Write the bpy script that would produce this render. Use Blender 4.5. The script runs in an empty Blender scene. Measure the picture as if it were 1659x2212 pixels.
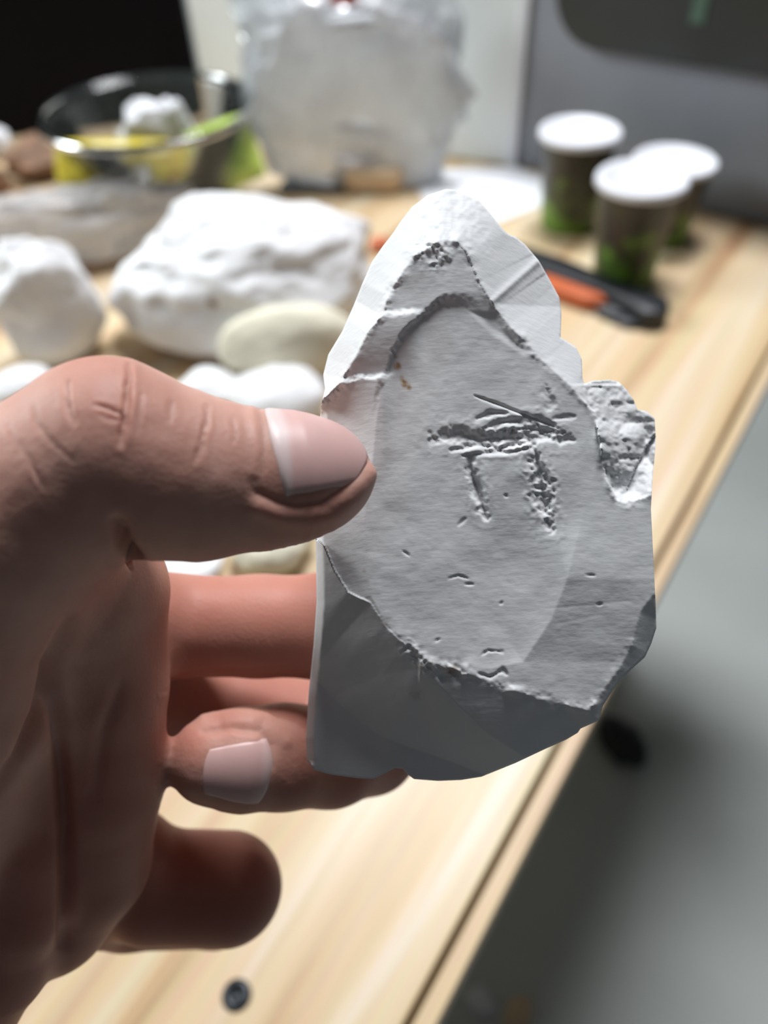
import bpy, bmesh, math, random
import numpy as np
from mathutils import Vector, Matrix

# ------------------------------------------------------------------ camera, light, exposure
SC = bpy.context.scene
COL = SC.collection
F = 1660.0                       # focal length in pixels of the 1659 x 2212 frame
CX, CY = 829.5, 1106.0
TZ = 0.74                        # table top height
CAM = np.array([0.0, 0.0, TZ + 0.34])
PITCH, ROLL = math.radians(46.0), math.radians(2.8)
_f = np.array([0, math.cos(PITCH), -math.sin(PITCH)])
_r0 = np.array([1.0, 0, 0]); _u0 = np.array([0, math.sin(PITCH), math.cos(PITCH)])
_r = math.cos(ROLL) * _r0 - math.sin(ROLL) * _u0
_u = math.sin(ROLL) * _r0 + math.cos(ROLL) * _u0
RM = np.stack([_r, _u, _f])      # rows: camera right, up, forward

cam = bpy.data.cameras.new('camera')
camo = bpy.data.objects.new('camera', cam); COL.objects.link(camo)
cam.sensor_fit = 'VERTICAL'; cam.sensor_height = 36.0
cam.lens = 36.0 * F / 2212.0
cam.clip_start = 0.005; cam.clip_end = 50
M = Matrix(((_r[0], _u[0], -_f[0], CAM[0]), (_r[1], _u[1], -_f[1], CAM[1]), (_r[2], _u[2], -_f[2], CAM[2]), (0, 0, 0, 1)))
camo.matrix_world = M
cam.dof.use_dof = True
cam.dof.focus_distance = 0.1125
cam.dof.aperture_fstop = cam.lens / 2.5
SC.camera = camo

W = bpy.data.worlds.new('room_light'); SC.world = W; W.use_nodes = True
bg = W.node_tree.nodes['Background']
bg.inputs[0].default_value = (0.80, 0.88, 1.0, 1); bg.inputs[1].default_value = 0.06

def area(name, loc, target, sx, sy, power, color):
    l = bpy.data.lights.new(name, 'AREA'); l.shape = 'RECTANGLE'; l.size = sx; l.size_y = sy
    l.energy = power; l.color = color
    o = bpy.data.objects.new(name, l); COL.objects.link(o)
    o.location = loc
    o.rotation_euler = (Vector(target) - Vector(loc)).to_track_quat('-Z', 'Y').to_euler()
    return o
area('ceiling_lamp_over_table', (0.20, 1.02, 2.40), (0.05, 0.45, 0.7), 0.6, 0.45, 42, (0.96, 0.97, 1.0))
area('lamp_left', (-1.45, 0.78, 1.75), (0, 0.6, 0.8), 0.7, 0.5, 24, (0.90, 0.985, 1.0))

SC.view_settings.view_transform = 'Standard'
SC.view_settings.look = 'None'
SC.view_settings.exposure = 0.0
SC.view_settings.gamma = 1.0
SC.view_settings.use_curve_mapping = False

# ------------------------------------------------------------------ helpers
def ray(px, py):
    return ((px - CX) / F) * _r - ((py - CY) / F) * _u + _f
def at(px, py, z):
    d = ray(px, py)
    return CAM + d * ((z - CAM[2]) / d[2])
def depth(p):
    return float((np.asarray(p) - CAM) @ _f)
def cam2world(P):                # camera-space points (right, up, forward) to world
    return CAM + np.asarray(P) @ RM

def lerp(a, b, t): return a + (b - a) * t
def sstep(a, b, x):
    t = np.clip((x - a) / (b - a), 0, 1); return t * t * (3 - 2 * t)

def _hash(ix, iy, iz, seed):
    n = (ix.astype(np.int64) * 374761393 + iy.astype(np.int64) * 668265263 + iz.astype(np.int64) * 2147483647 + seed * 1274126177) & 0xffffffff
    n = ((n ^ (n >> 13)) * 1274126177) & 0xffffffff
    n = (n ^ (n >> 16)) & 0xffffffff
    return n.astype(np.float64) / 4294967295.0 * 2 - 1
def vnoise(P, seed=0):
    P = np.asarray(P, float)
    i = np.floor(P); f = P - i; f = f * f * f * (f * (f * 6 - 15) + 10)
    i = i.astype(np.int64); out = 0
    for dx in (0, 1):
        for dy in (0, 1):
            for dz in (0, 1):
                w = (f[:, 0] if dx else 1 - f[:, 0]) * (f[:, 1] if dy else 1 - f[:, 1]) * (f[:, 2] if dz else 1 - f[:, 2])
                out = out + w * _hash(i[:, 0] + dx, i[:, 1] + dy, i[:, 2] + dz, seed)
    return out
def fbm(P, octv=4, seed=0, gain=0.5, ridged=False):
    P = np.asarray(P, float)
    if P.shape[1] == 2: P = np.concatenate([P, np.zeros((len(P), 1))], 1)
    a, s = 1.0, 0
    for k in range(octv):
        n = vnoise(P * (2.03 ** k) + 17.3 * k, seed + k)
        s = s + a * ((1 - 2 * np.abs(n)) if ridged else n); a *= gain
    return s

def new_mesh(name, verts, faces, smooth=True):
    me = bpy.data.meshes.new(name)
    me.from_pydata(verts if isinstance(verts, list) else verts.tolist(), [], faces if isinstance(faces, list) else faces.tolist())
    if smooth: me.polygons.foreach_set('use_smooth', [True] * len(me.polygons))
    me.update(); return me
def obj(name, me, mat, parent=None):
    if isinstance(me, bmesh.types.BMesh):
        b = me; me = bpy.data.meshes.new(name); b.to_mesh(me); b.free()
    o = bpy.data.objects.new(name, me); COL.objects.link(o)
    if mat is not None:
        me.materials.clear(); me.materials.append(mat)
    if parent is not None: o.parent = parent
    return o
def tag(o, label, cat, group=None, kind=None):
    if kind: o['kind'] = kind
    if label: o['label'] = label
    if cat: o['category'] = cat
    if group: o['group'] = group
    return o
def thing(name, loc, rz=0.0):
    e = bpy.data.objects.new(name, None); COL.objects.link(e)
    e.location = tuple(loc); e.rotation_euler = (0, 0, rz); e.empty_display_size = 0.02
    return e
def smooth_bm(b, ang=None):
    for f in b.faces: f.smooth = True
    return b
def box_bm(x0, x1, y0, y1, z0, z1, bev=0.0, seg=2):
    b = bmesh.new(); bmesh.ops.create_cube(b, size=1)
    for v in b.verts:
        v.co = Vector((lerp(x0, x1, v.co.x + .5), lerp(y0, y1, v.co.y + .5), lerp(z0, z1, v.co.z + .5)))
    if bev: bmesh.ops.bevel(b, geom=b.edges[:], offset=bev, segments=seg, affect='EDGES', profile=.5)
    return b
def lathe(profile, n=64, cap=False):
    V, Fc = [], []
    for (r, z) in profile:
        for k in range(n):
            a = 2 * math.pi * k / n; V.append((r * math.cos(a), r * math.sin(a), z))
    for i in range(len(profile) - 1):
        for k in range(n):
            k2 = (k + 1) % n
            Fc.append((i * n + k, i * n + k2, (i + 1) * n + k2, (i + 1) * n + k))
    if cap:
        Fc.append(tuple(range(n))[::-1]); Fc.append(tuple((len(profile) - 1) * n + k for k in range(n)))
    return new_mesh('lathe', V, Fc)
def prism_bm(poly, z0, z1, bev=0.0):
    b = bmesh.new()
    f = b.faces.new([b.verts.new((p[0], p[1], z0)) for p in poly])
    r = bmesh.ops.extrude_face_region(b, geom=[f])
    for v in r['geom']:
        if isinstance(v, bmesh.types.BMVert): v.co.z = z1
    bmesh.ops.recalc_face_normals(b, faces=b.faces[:])
    if bev: bmesh.ops.bevel(b, geom=b.edges[:], offset=bev, segments=2, affect='EDGES', profile=.5)
    return b

# ------------------------------------------------------------------ materials
def mat_new(name):
    m = bpy.data.materials.new(name); m.use_nodes = True
    nt = m.node_tree; bs = nt.nodes['Principled BSDF']
    return m, nt, bs
def node(nt, typ, **kw):
    n = nt.nodes.new(typ)
    for k, v in kw.items(): setattr(n, k, v)
    return n
def plain(name, col, rough=0.6, metal=0.0, noise=0.06, scale=60, bump=0.0, bscale=300, spec=0.5):
    m, nt, bs = mat_new(name)
    bs.inputs['Roughness'].default_value = rough; bs.inputs['Metallic'].default_value = metal
    bs.inputs['Specular IOR Level'].default_value = spec
    tc = node(nt, 'ShaderNodeTexCoord')
    ns = node(nt, 'ShaderNodeTexNoise'); ns.inputs['Scale'].default_value = scale; ns.inputs['Detail'].default_value = 4
    nt.links.new(tc.outputs['Object'], ns.inputs['Vector'])
    rp = node(nt, 'ShaderNodeValToRGB')
    rp.color_ramp.elements[0].position = .3; rp.color_ramp.elements[1].position = .7
    rp.color_ramp.elements[0].color = tuple(c * (1 - noise) for c in col) + (1,)
    rp.color_ramp.elements[1].color = tuple(min(1, c * (1 + noise)) for c in col) + (1,)
    nt.links.new(ns.outputs['Fac'], rp.inputs['Fac']); nt.links.new(rp.outputs['Color'], bs.inputs['Base Color'])
    if bump:
        n2 = node(nt, 'ShaderNodeTexNoise'); n2.inputs['Scale'].default_value = bscale; n2.inputs['Detail'].default_value = 5
        bp = node(nt, 'ShaderNodeBump'); bp.inputs['Strength'].default_value = bump; bp.inputs['Distance'].default_value = 0.001
        nt.links.new(tc.outputs['Object'], n2.inputs['Vector']); nt.links.new(n2.outputs['Fac'], bp.inputs['Height'])
        nt.links.new(bp.outputs['Normal'], bs.inputs['Normal'])
    return m

def mat_wood():
    m, nt, bs = mat_new('plywood')
    tc = node(nt, 'ShaderNodeTexCoord')
    mp = node(nt, 'ShaderNodeMapping'); mp.inputs['Scale'].default_value = (34, 1.6, 10)
    n1 = node(nt, 'ShaderNodeTexNoise'); n1.inputs['Scale'].default_value = 1.0; n1.inputs['Detail'].default_value = 5; n1.inputs['Distortion'].default_value = .5
    rp = node(nt, 'ShaderNodeValToRGB'); e = rp.color_ramp.elements
    e[0].position = .36; e[0].color = (0.45, 0.26, 0.135, 1)
    e[1].position = .44; e[1].color = (0.64, 0.46, 0.265, 1)
    a = e.new(.56); a.color = (0.70, 0.535, 0.335, 1)
    a = e.new(.66); a.color = (0.78, 0.67, 0.52, 1)
    mp2 = node(nt, 'ShaderNodeMapping'); mp2.inputs['Scale'].default_value = (230, 5, 40)
    n2 = node(nt, 'ShaderNodeTexNoise'); n2.inputs['Scale'].default_value = 1.0; n2.inputs['Detail'].default_value = 3
    mx = node(nt, 'ShaderNodeMix', data_type='RGBA', blend_type='MULTIPLY'); mx.inputs['Factor'].default_value = .25
    L = nt.links.new
    L(tc.outputs['Object'], mp.inputs['Vector']); L(mp.outputs['Vector'], n1.inputs['Vector'])
    L(tc.outputs['Object'], mp2.inputs['Vector']); L(mp2.outputs['Vector'], n2.inputs['Vector'])
    L(n1.outputs['Fac'], rp.inputs['Fac']); L(rp.outputs['Color'], mx.inputs['A']); L(n2.outputs['Color'], mx.inputs['B'])
    L(mx.outputs['Result'], bs.inputs['Base Color'])
    bs.inputs['Roughness'].default_value = .45
    return m
def mat_floor():
    m, nt, bs = mat_new('concrete')
    tc = node(nt, 'ShaderNodeTexCoord')
    n1 = node(nt, 'ShaderNodeTexNoise'); n1.inputs['Scale'].default_value = 3.0; n1.inputs['Detail'].default_value = 8
    rp = node(nt, 'ShaderNodeValToRGB'); e = rp.color_ramp.elements
    e[0].position = .3; e[0].color = (0.50, 0.54, 0.51, 1); e[1].position = .7; e[1].color = (0.62, 0.66, 0.63, 1)
    L = nt.links.new
    L(tc.outputs['Object'], n1.inputs['Vector']); L(n1.outputs['Fac'], rp.inputs['Fac']); L(rp.outputs['Color'], bs.inputs['Base Color'])
    bs.inputs['Roughness'].default_value = .5
    return m
def mat_plaster(name='plaster', col=(0.80, 0.81, 0.82), stain=False, bump=.25):
    m, nt, bs = mat_new(name); L = nt.links.new
    tc = node(nt, 'ShaderNodeTexCoord')
    n1 = node(nt, 'ShaderNodeTexNoise'); n1.inputs['Scale'].default_value = 45; n1.inputs['Detail'].default_value = 5
    rp = node(nt, 'ShaderNodeValToRGB'); e = rp.color_ramp.elements
    e[0].position = .3; e[0].color = tuple(c * .93 for c in col) + (1,); e[1].position = .7; e[1].color = tuple(min(1, c * 1.03) for c in col) + (1,)
    L(tc.outputs['Object'], n1.inputs['Vector']); L(n1.outputs['Fac'], rp.inputs['Fac'])
    out = rp.outputs['Color']
    if stain:
        at_ = node(nt, 'ShaderNodeAttribute', attribute_name='stain')
        mx = node(nt, 'ShaderNodeMix', data_type='RGBA'); mx.inputs['B'].default_value = (0.36, 0.21, 0.07, 1)
        L(at_.outputs['Fac'], mx.inputs['Factor']); L(out, mx.inputs['A']); out = mx.outputs['Result']
    L(out, bs.inputs['Base Color'])
    bs.inputs['Roughness'].default_value = .9; bs.inputs['Specular IOR Level'].default_value = .2
    mp = node(nt, 'ShaderNodeMapping'); mp.inputs['Scale'].default_value = (350, 1500, 900) if stain else (300, 300, 300)
    n2 = node(nt, 'ShaderNodeTexNoise'); n2.inputs['Scale'].default_value = 1; n2.inputs['Detail'].default_value = 4
    bp = node(nt, 'ShaderNodeBump'); bp.inputs['Strength'].default_value = bump; bp.inputs['Distance'].default_value = .0004
    L(tc.outputs['Object'], mp.inputs['Vector']); L(mp.outputs['Vector'], n2.inputs['Vector']); L(n2.outputs['Fac'], bp.inputs['Height']); L(bp.outputs['Normal'], bs.inputs['Normal'])
    return m
def mat_skin():
    m, nt, bs = mat_new('skin'); L = nt.links.new
    tc = node(nt, 'ShaderNodeTexCoord')
    n1 = node(nt, 'ShaderNodeTexNoise'); n1.inputs['Scale'].default_value = 90; n1.inputs['Detail'].default_value = 5
    rp = node(nt, 'ShaderNodeValToRGB'); e = rp.color_ramp.elements
    e[0].position = .32; e[0].color = (0.50, 0.26, 0.205, 1); e[1].position = .68; e[1].color = (0.60, 0.36, 0.295, 1)
    L(tc.outputs['Object'], n1.inputs['Vector']); L(n1.outputs['Fac'], rp.inputs['Fac'])
    at_ = node(nt, 'ShaderNodeAttribute', attribute_name='blush_shade')
    mx = node(nt, 'ShaderNodeMix', data_type='RGBA'); mx.inputs['B'].default_value = (0.42, 0.155, 0.11, 1)  # redder, darker skin tone; on palm and inner fingers partly painted shade
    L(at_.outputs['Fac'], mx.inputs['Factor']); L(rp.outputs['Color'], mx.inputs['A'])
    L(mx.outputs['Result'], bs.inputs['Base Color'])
    bs.inputs['Roughness'].default_value = .5; bs.inputs['Specular IOR Level'].default_value = .2
    bs.inputs['Subsurface Weight'].default_value = .55; bs.inputs['Subsurface Scale'].default_value = .0022
    bs.inputs['Subsurface Radius'].default_value = (1.0, .35, .2)
    v = node(nt, 'ShaderNodeTexVoronoi'); v.inputs['Scale'].default_value = 1500
    n2 = node(nt, 'ShaderNodeTexNoise'); n2.inputs['Scale'].default_value = 700; n2.inputs['Detail'].default_value = 4
    ad = node(nt, 'ShaderNodeMath', operation='ADD')
    bp = node(nt, 'ShaderNodeBump'); bp.inputs['Strength'].default_value = .16; bp.inputs['Distance'].default_value = .0002
    L(tc.outputs['Object'], v.inputs['Vector']); L(tc.outputs['Object'], n2.inputs['Vector'])
    L(v.outputs['Distance'], ad.inputs[0]); L(n2.outputs['Fac'], ad.inputs[1]); L(ad.outputs[0], bp.inputs['Height']); L(bp.outputs['Normal'], bs.inputs['Normal'])
    return m
def mat_nail():
    m, nt, bs = mat_new('nail'); L = nt.links.new
    at_ = node(nt, 'ShaderNodeAttribute', attribute_name='lunula')
    mx = node(nt, 'ShaderNodeMix', data_type='RGBA')
    mx.inputs['A'].default_value = (0.66, 0.42, 0.39, 1); mx.inputs['B'].default_value = (0.72, 0.58, 0.56, 1)
    L(at_.outputs['Fac'], mx.inputs['Factor']); L(mx.outputs['Result'], bs.inputs['Base Color'])
    bs.inputs['Roughness'].default_value = .42; bs.inputs['Subsurface Weight'].default_value = .2
    bs.inputs['Subsurface Scale'].default_value = .001
    tc = node(nt, 'ShaderNodeTexCoord'); n2 = node(nt, 'ShaderNodeTexNoise'); n2.inputs['Scale'].default_value = 900
    bp = node(nt, 'ShaderNodeBump'); bp.inputs['Strength'].default_value = .06; bp.inputs['Distance'].default_value = .0002
    L(tc.outputs['Object'], n2.inputs['Vector']); L(n2.outputs['Fac'], bp.inputs['Height']); L(bp.outputs['Normal'], bs.inputs['Normal'])
    return m
def mat_film(name, col, opac=.35, rough=.18, gloss=.25):
    """thin plastic film: part clear, part milky, part glossy"""
    m, nt, bs = mat_new(name); L = nt.links.new
    nt.nodes.remove(bs); out = nt.nodes['Material Output']
    tr = node(nt, 'ShaderNodeBsdfTransparent'); tr.inputs[0].default_value = (.97, .97, .97, 1)
    df = node(nt, 'ShaderNodeBsdfDiffuse'); df.inputs[0].default_value = tuple(col) + (1,)
    tl = node(nt, 'ShaderNodeBsdfTranslucent'); tl.inputs[0].default_value = tuple(col) + (1,)
    gl = node(nt, 'ShaderNodeBsdfGlossy'); gl.inputs['Roughness'].default_value = rough
    m1 = node(nt, 'ShaderNodeMixShader'); m1.inputs[0].default_value = .45
    L(df.outputs[0], m1.inputs[1]); L(tl.outputs[0], m1.inputs[2])
    m2 = node(nt, 'ShaderNodeMixShader')
    tc = node(nt, 'ShaderNodeTexCoord'); ns = node(nt, 'ShaderNodeTexNoise'); ns.inputs['Scale'].default_value = 22; ns.inputs['Detail'].default_value = 4
    mr = node(nt, 'ShaderNodeMapRange'); mr.inputs['From Min'].default_value = .3; mr.inputs['From Max'].default_value = .7
    mr.inputs['To Min'].default_value = opac * .6; mr.inputs['To Max'].default_value = min(1, opac * 1.4)
    L(tc.outputs['Object'], ns.inputs['Vector']); L(ns.outputs['Fac'], mr.inputs['Value']); L(mr.outputs['Result'], m2.inputs[0])
    L(tr.outputs[0], m2.inputs[1]); L(m1.outputs[0], m2.inputs[2])
    fr = node(nt, 'ShaderNodeFresnel'); fr.inputs['IOR'].default_value = 1.4
    mg = node(nt, 'ShaderNodeMath', operation='MULTIPLY'); mg.inputs[1].default_value = gloss * 4; mg.use_clamp = True
    L(fr.outputs[0], mg.inputs[0])
    m3 = node(nt, 'ShaderNodeMixShader')
    L(mg.outputs[0], m3.inputs[0]); L(m2.outputs[0], m3.inputs[1]); L(gl.outputs[0], m3.inputs[2])
    L(m3.outputs[0], out.inputs['Surface'])
    return m
def mat_cup():
    m, nt, bs = mat_new('cup_print'); L = nt.links.new
    tc = node(nt, 'ShaderNodeTexCoord'); sp = node(nt, 'ShaderNodeSeparateXYZ'); L(tc.outputs['Object'], sp.inputs[0])
    ns = node(nt, 'ShaderNodeTexNoise'); ns.inputs['Scale'].default_value = 42; ns.inputs['Detail'].default_value = 5
    L(tc.outputs['Object'], ns.inputs['Vector'])
    mr = node(nt, 'ShaderNodeMapRange'); mr.inputs['From Min'].default_value = .0; mr.inputs['From Max'].default_value = .07
    mr.inputs['To Min'].default_value = .22; mr.inputs['To Max'].default_value = -.2
    L(sp.outputs['Z'], mr.inputs['Value'])
    ad = node(nt, 'ShaderNodeMath', operation='ADD'); L(ns.outputs['Fac'], ad.inputs[0]); L(mr.outputs['Result'], ad.inputs[1])
    rp = node(nt, 'ShaderNodeValToRGB'); e = rp.color_ramp.elements
    e[0].position = .44; e[0].color = (0.030, 0.028, 0.022, 1); e[1].position = .66; e[1].color = (0.13, 0.25, 0.035, 1)
    a = e.new(.52); a.color = (0.055, 0.075, 0.022, 1)
    L(ad.outputs[0], rp.inputs['Fac']); L(rp.outputs['Color'], bs.inputs['Base Color'])
    bs.inputs['Roughness'].default_value = .4
    return m

MT = dict(
    wood=mat_wood(), floor=mat_floor(),
    stone=mat_plaster('carved_plaster', (0.80, 0.81, 0.815), True, .12),
    plaster=mat_plaster('white_plaster', (0.83, 0.83, 0.84)),
    cream=mat_plaster('cream_plaster', (0.76, 0.72, 0.58)),
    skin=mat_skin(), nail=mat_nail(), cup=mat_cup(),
    lid=plain('white_plastic', (0.74, 0.75, 0.80), .45, noise=.02),
    grey=plain('grey_panel', (0.25, 0.265, 0.30), .6, noise=.04, scale=20),
    dark=plain('dark_panel', (0.022, 0.027, 0.026), .35, noise=.1, scale=15),
    black=plain('black_panel', (0.003, 0.0025, 0.004), .8, noise=.1, spec=.15),
    white=plain('white_board', (0.80, 0.84, 0.84), .55, noise=.03, scale=14),
    paper=plain('paper', (0.78, 0.79, 0.82), .8, noise=.02),
    blackp=plain('black_plastic', (0.012, 0.014, 0.018), .4),
    orange=plain('orange_plastic', (0.55, 0.12, 0.035), .45),
    steel=plain('steel', (0.55, 0.56, 0.58), .3, metal=1),
    darksteel=plain('dark_steel', (0.07, 0.085, 0.10), .4, metal=.3),
    pale=plain('pale_wood', (0.70, 0.52, 0.34), .5, noise=.12, scale=80),
    red=plain('red_plastic', (0.42, 0.07, 0.05), .45),
    yellow=plain('yellow_wrapper', (0.62, 0.50, 0.05), .3, noise=.2, scale=40),
    green=plain('green_wrapper', (0.42, 0.55, 0.12), .3, noise=.25, scale=40),
    teal=plain('teal_print', (0.12, 0.30, 0.28), .4),
    dimgreen=plain('dim_green', (0.07, 0.13, 0.09), .5),
    blue=plain('blue_print', (0.16, 0.34, 0.46), .4),
    brown=plain('brown_crust', (0.20, 0.11, 0.065), .7, noise=.4, scale=50),
    socket=plain('bolt_black', (0.012, 0.016, 0.02), .35, metal=.4),
    film=mat_film('clear_film', (0.90, 0.88, 0.88), .85),
    bag=mat_film('milky_film', (0.82, 0.85, 0.89), .72, .25, .2),
    glass=mat_film('bowl_glass', (0.10, 0.12, 0.115), .22, .08, .25),
    groove=plain('groove_dark', (0.16, 0.10, 0.04), .7),
    wall=plain('painted_wall', (0.45, 0.46, 0.46), .8, noise=.03, scale=5),
)

# ------------------------------------------------------------------ the room
def struct(name, bm, m):
    o = obj(name, bm, m); o['kind'] = 'structure'; return o
struct('floor', box_bm(-3, 3, -2.2, 3.2, -.05, 0), MT['floor'])
struct('wall_back', box_bm(-3, 3, 3.2, 3.3, 0, 2.6), MT['wall'])
struct('wall_left', box_bm(-3.1, -3, -2.2, 3.3, 0, 2.6), MT['wall'])


# ------------------------------------------------------------------ the table
e0, e1 = at(1659, 826, TZ), at(944, 2212, TZ)          # outer right edge of the table, seen from above
ed = (e0 - e1)[:2]; ed /= np.linalg.norm(ed)
TA = math.atan2(ed[1], ed[0]) - math.pi / 2              # table local Y runs along its right edge
table = tag(thing('work_table', (e1[0], e1[1], TZ), TA), 'pale plywood work table with a grooved edge strip', 'table')
# local frame: x = 0 is the right edge, negative x to the left
STRIP, GAP, TH = .0075, .0032, .021
YF = float((at(1105, 356, TZ) - e1)[:2] @ ed) + .07      # far edge, just behind the partition
obj('edge_strip', box_bm(-STRIP, 0, -.55, YF, -TH, -.0005, .0008), MT['wood'], table)
obj('groove', box_bm(-STRIP - GAP, -STRIP, -.55, YF, -TH, -.006), MT['groove'], table)
obj('tabletop', box_bm(-1.45, -STRIP - GAP, -.55, YF, -TH, 0, .0008), MT['wood'], table)
for (x, y) in ((-.10, -.45), (-1.36, -.45), (-.10, YF - .08), (-1.36, YF - .08)):
    obj('leg', box_bm(x - .03, x + .03, y - .03, y + .03, -TZ, -TH, .003), MT['wood'], table)
# dark bolt sunk into the plywood
bp_ = at(511, 2150, TZ)
bolt = tag(thing('countersunk_bolt', (bp_[0], bp_[1], TZ)), 'dark round bolt head sunk into the plywood below the hand', 'bolt')
obj('head', lathe([(.0001, .0006), (.0022, .0006), (.0024, .0010), (.0050, .0010), (.0057, .0003), (.0058, -.003), (.0001, -.003)], 32), MT['socket'], bolt)
obj('socket', lathe([(.0022, .0011), (.0027, .0012), (.0027, .0006), (.0001, .0005)], 6), MT['blackp'], bolt)

# ------------------------------------------------------------------ backdrop standing on the table
def frame_from(pa, pb):
    a, b = at(*pa, TZ), at(*pb, TZ); d = (b - a)[:2]; L = np.linalg.norm(d)
    return a, math.atan2(d[1], d[0]), L
a, ang, L_ = frame_from((1105, 356), (1659, 488))
part = tag(thing('grey_partition', a, ang), 'grey upright partition board behind the paper cups', 'partition')
obj('board', box_bm(-.05, L_ + .10, 0, .022, .0003, .20, .002), MT['grey'], part)
# dark rounded panel on it
def rounded(x0, x1, z0, z1, r, n=10):
    P = []
    for cx, cz, a0 in ((x1 - r, z0 + r, -90), (x1 - r, z1 - r, 0), (x0 + r, z1 - r, 90), (x0 + r, z0 + r, 180)):
        for k in range(n + 1):
            t = math.radians(a0 + 90 * k / n); P.append((cx + r * math.cos(t), cz + r * math.sin(t)))
    return P
def on_plane(px, py, org, angle):      # pixel to (x, z) on an upright plane through org
    n = np.array([-math.sin(angle), math.cos(angle), 0]); d = ray(px, py)
    p = CAM + d * (((org - CAM) @ n) / (d @ n))
    return (p - org)[:2] @ np.array([math.cos(angle), math.sin(angle)]), p[2] - org[2]
xl, zl = on_plane(1205, 40, a, ang); xb, zb = on_plane(1460, 128, a, ang)
pb = prism_bm(rounded(xl, xl + .30, zb, zb + .108, .045), 0, .012, .002)
bmesh.ops.rotate(pb, cent=(0, 0, 0), matrix=Matrix.Rotation(math.pi / 2, 3, 'X'), verts=pb.verts[:])
scr = tag(thing('dark_screen', a, ang), 'dark rounded screen mounted on the grey partition above the cups', 'screen')
obj('panel', pb, MT['dark'], scr)
xg, zg = on_plane(1522, 18, a, ang)
obj('green_patch', box_bm(xg - .006, xg + .006, -.0135, -.0119, zg - .008, zg + .02, .0005), MT['dimgreen'], scr)  # small dim green patch on the dark panel

a2, ang2, L2 = frame_from((452, 262), (1108, 360))
wb = tag(thing('white_board', a2, ang2), 'white upright board leaning behind the plastic bag', 'board')
obj('sheet', box_bm(0, L2, 0, .012, .0003, .21, .002), MT['white'], wb)
obj('edge_trim', box_bm(L2 - .006, L2 + .003, -.002, .014, .0003, .21, .001), MT['lid'], wb)

b0 = at(-260, 330, TZ); b1 = at(470, 246, TZ)
a3 = at(470, 246, TZ); ang3 = math.atan2(b1[1] - b0[1], b1[0] - b0[0])
blk = tag(thing('black_case', a3, ang3), 'tall black case standing at the far left of the table', 'case')
obj('body', box_bm(-.55, -.015, 0, .10, .0003, .21, .008, 3), MT['black'], blk)
obj('lid', box_bm(-.553, -.012, -.004, .104, .18, .214, .008, 3), MT['black'], blk)

# paper on the table
pc = [at(880, 372, TZ), at(1112, 362, TZ), at(1190, 392, TZ), at(1180, 440, TZ), at(1080, 482, TZ), at(930, 460, TZ)]
pm = prism_bm([(p[0] - pc[0][0], p[1] - pc[0][1]) for p in pc], .0004, .0016)
po = obj('paper_sheet', pm, MT['paper']); po.location = (pc[0][0], pc[0][1], TZ)
tag(po, 'white sheet of paper lying in front of the white board', 'paper')

# ------------------------------------------------------------------ paper cups
CH, CR = .084, .0335
def make_cup():
    c = thing('paper_cup', (0, 0, 0))
    obj('body', lathe([(.0001, .004), (.0225, .004), (.0235, .0), (.0245, .0), (.0250, .003), (CR - .0012, CH - .006), (CR - .0005, CH - .004), (CR - .002, CH - .005), (.024, .006), (.0001, .006)], 72), MT['cup'], c)
    lid = obj('lid', lathe([(.0001, CH - .0015), (CR - .005, CH - .0015), (CR - .0035, CH + .001), (CR + .0005, CH + .001), (CR + .0018, CH - .0005), (CR + .0022, CH - .0045), (CR + .0008, CH - .0055), (CR - .0003, CH - .004)], 72), MT['lid'], c)
    obj('sip_tab', box_bm(.010, .020, -.004, .004, CH - .0014, CH - .0006, .0004), MT['lid'], lid)
    return c
cup0 = make_cup()
def copy_tree(o, parent=None):
    c = o.copy(); COL.objects.link(c); c.parent = parent
    for ch in list(o.children): copy_tree(ch, c)
    return c
cup_spots = [((1388, 384), 0.4, 'green and black paper cup with white lid, nearest the black knife'),
             ((1254, 282), 2.1, 'green and black lidded paper cup on the left beside the white paper'),
             ((1458, 346), 4.0, 'shorter lidded paper cup half hidden behind the front cup')]
for i, ((px, py), rz, lab) in enumerate(cup_spots):
    c = cup0 if i == 0 else copy_tree(cup0)
    p = at(px, py, TZ + CH); c.location = (p[0], p[1], TZ + .0003); c.rotation_euler = (0, 0, rz)
    if i == 2:
        p = at(px, py, TZ + CH * .82); c.location = (p[0], p[1], TZ + .0003); c.scale = (1, 1, .82)
    tag(c, lab, 'cup', 'lidded paper cups on the table')

# ------------------------------------------------------------------ utility knife
ka, kb = at(1165, 600, TZ), at(1425, 700, TZ)
kd = (kb - ka)[:2]; KL = float(np.linalg.norm(kd))
kn = tag(thing('utility_knife', (ka[0], ka[1], TZ), math.atan2(kd[1], kd[0])), 'black and orange utility knife lying below the cups', 'knife')
def kpoly(pts): return [(x * KL, y) for x, y in pts]
obj('handle', smooth_bm(prism_bm(kpoly([(-.35, -.010), (.15, -.010), (.55, -.008), (.80, -.010), (.93, -.017), (1.02, -.012), (1.04, .002), (.96, .014), (.6, .013), (.1, .017), (-.35, .014)]), .001, .016, .002)), MT['blackp'], kn)
obj('grip', smooth_bm(prism_bm(kpoly([(.10, -.025), (.52, -.022), (.64, -.014), (.56, -.0085), (.10, -.0105)]), .002, .013, .0015)), MT['orange'], kn)
obj('blade_guard', smooth_bm(prism_bm(kpoly([(.60, -.022), (.86, -.024), (.93, -.017), (.80, -.0075), (.62, -.0085)]), .001, .006, .001)), MT['blackp'], kn)
obj('blade', prism_bm(kpoly([(.48, -.016), (.72, -.0185), (.78, -.014), (.58, -.009)]), .0062, .0078), MT['steel'], kn)
obj('slider', box_bm(.35 * KL, .48 * KL, -.003, .004, .0155, .019, .001), MT['blackp'], kn)

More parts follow.
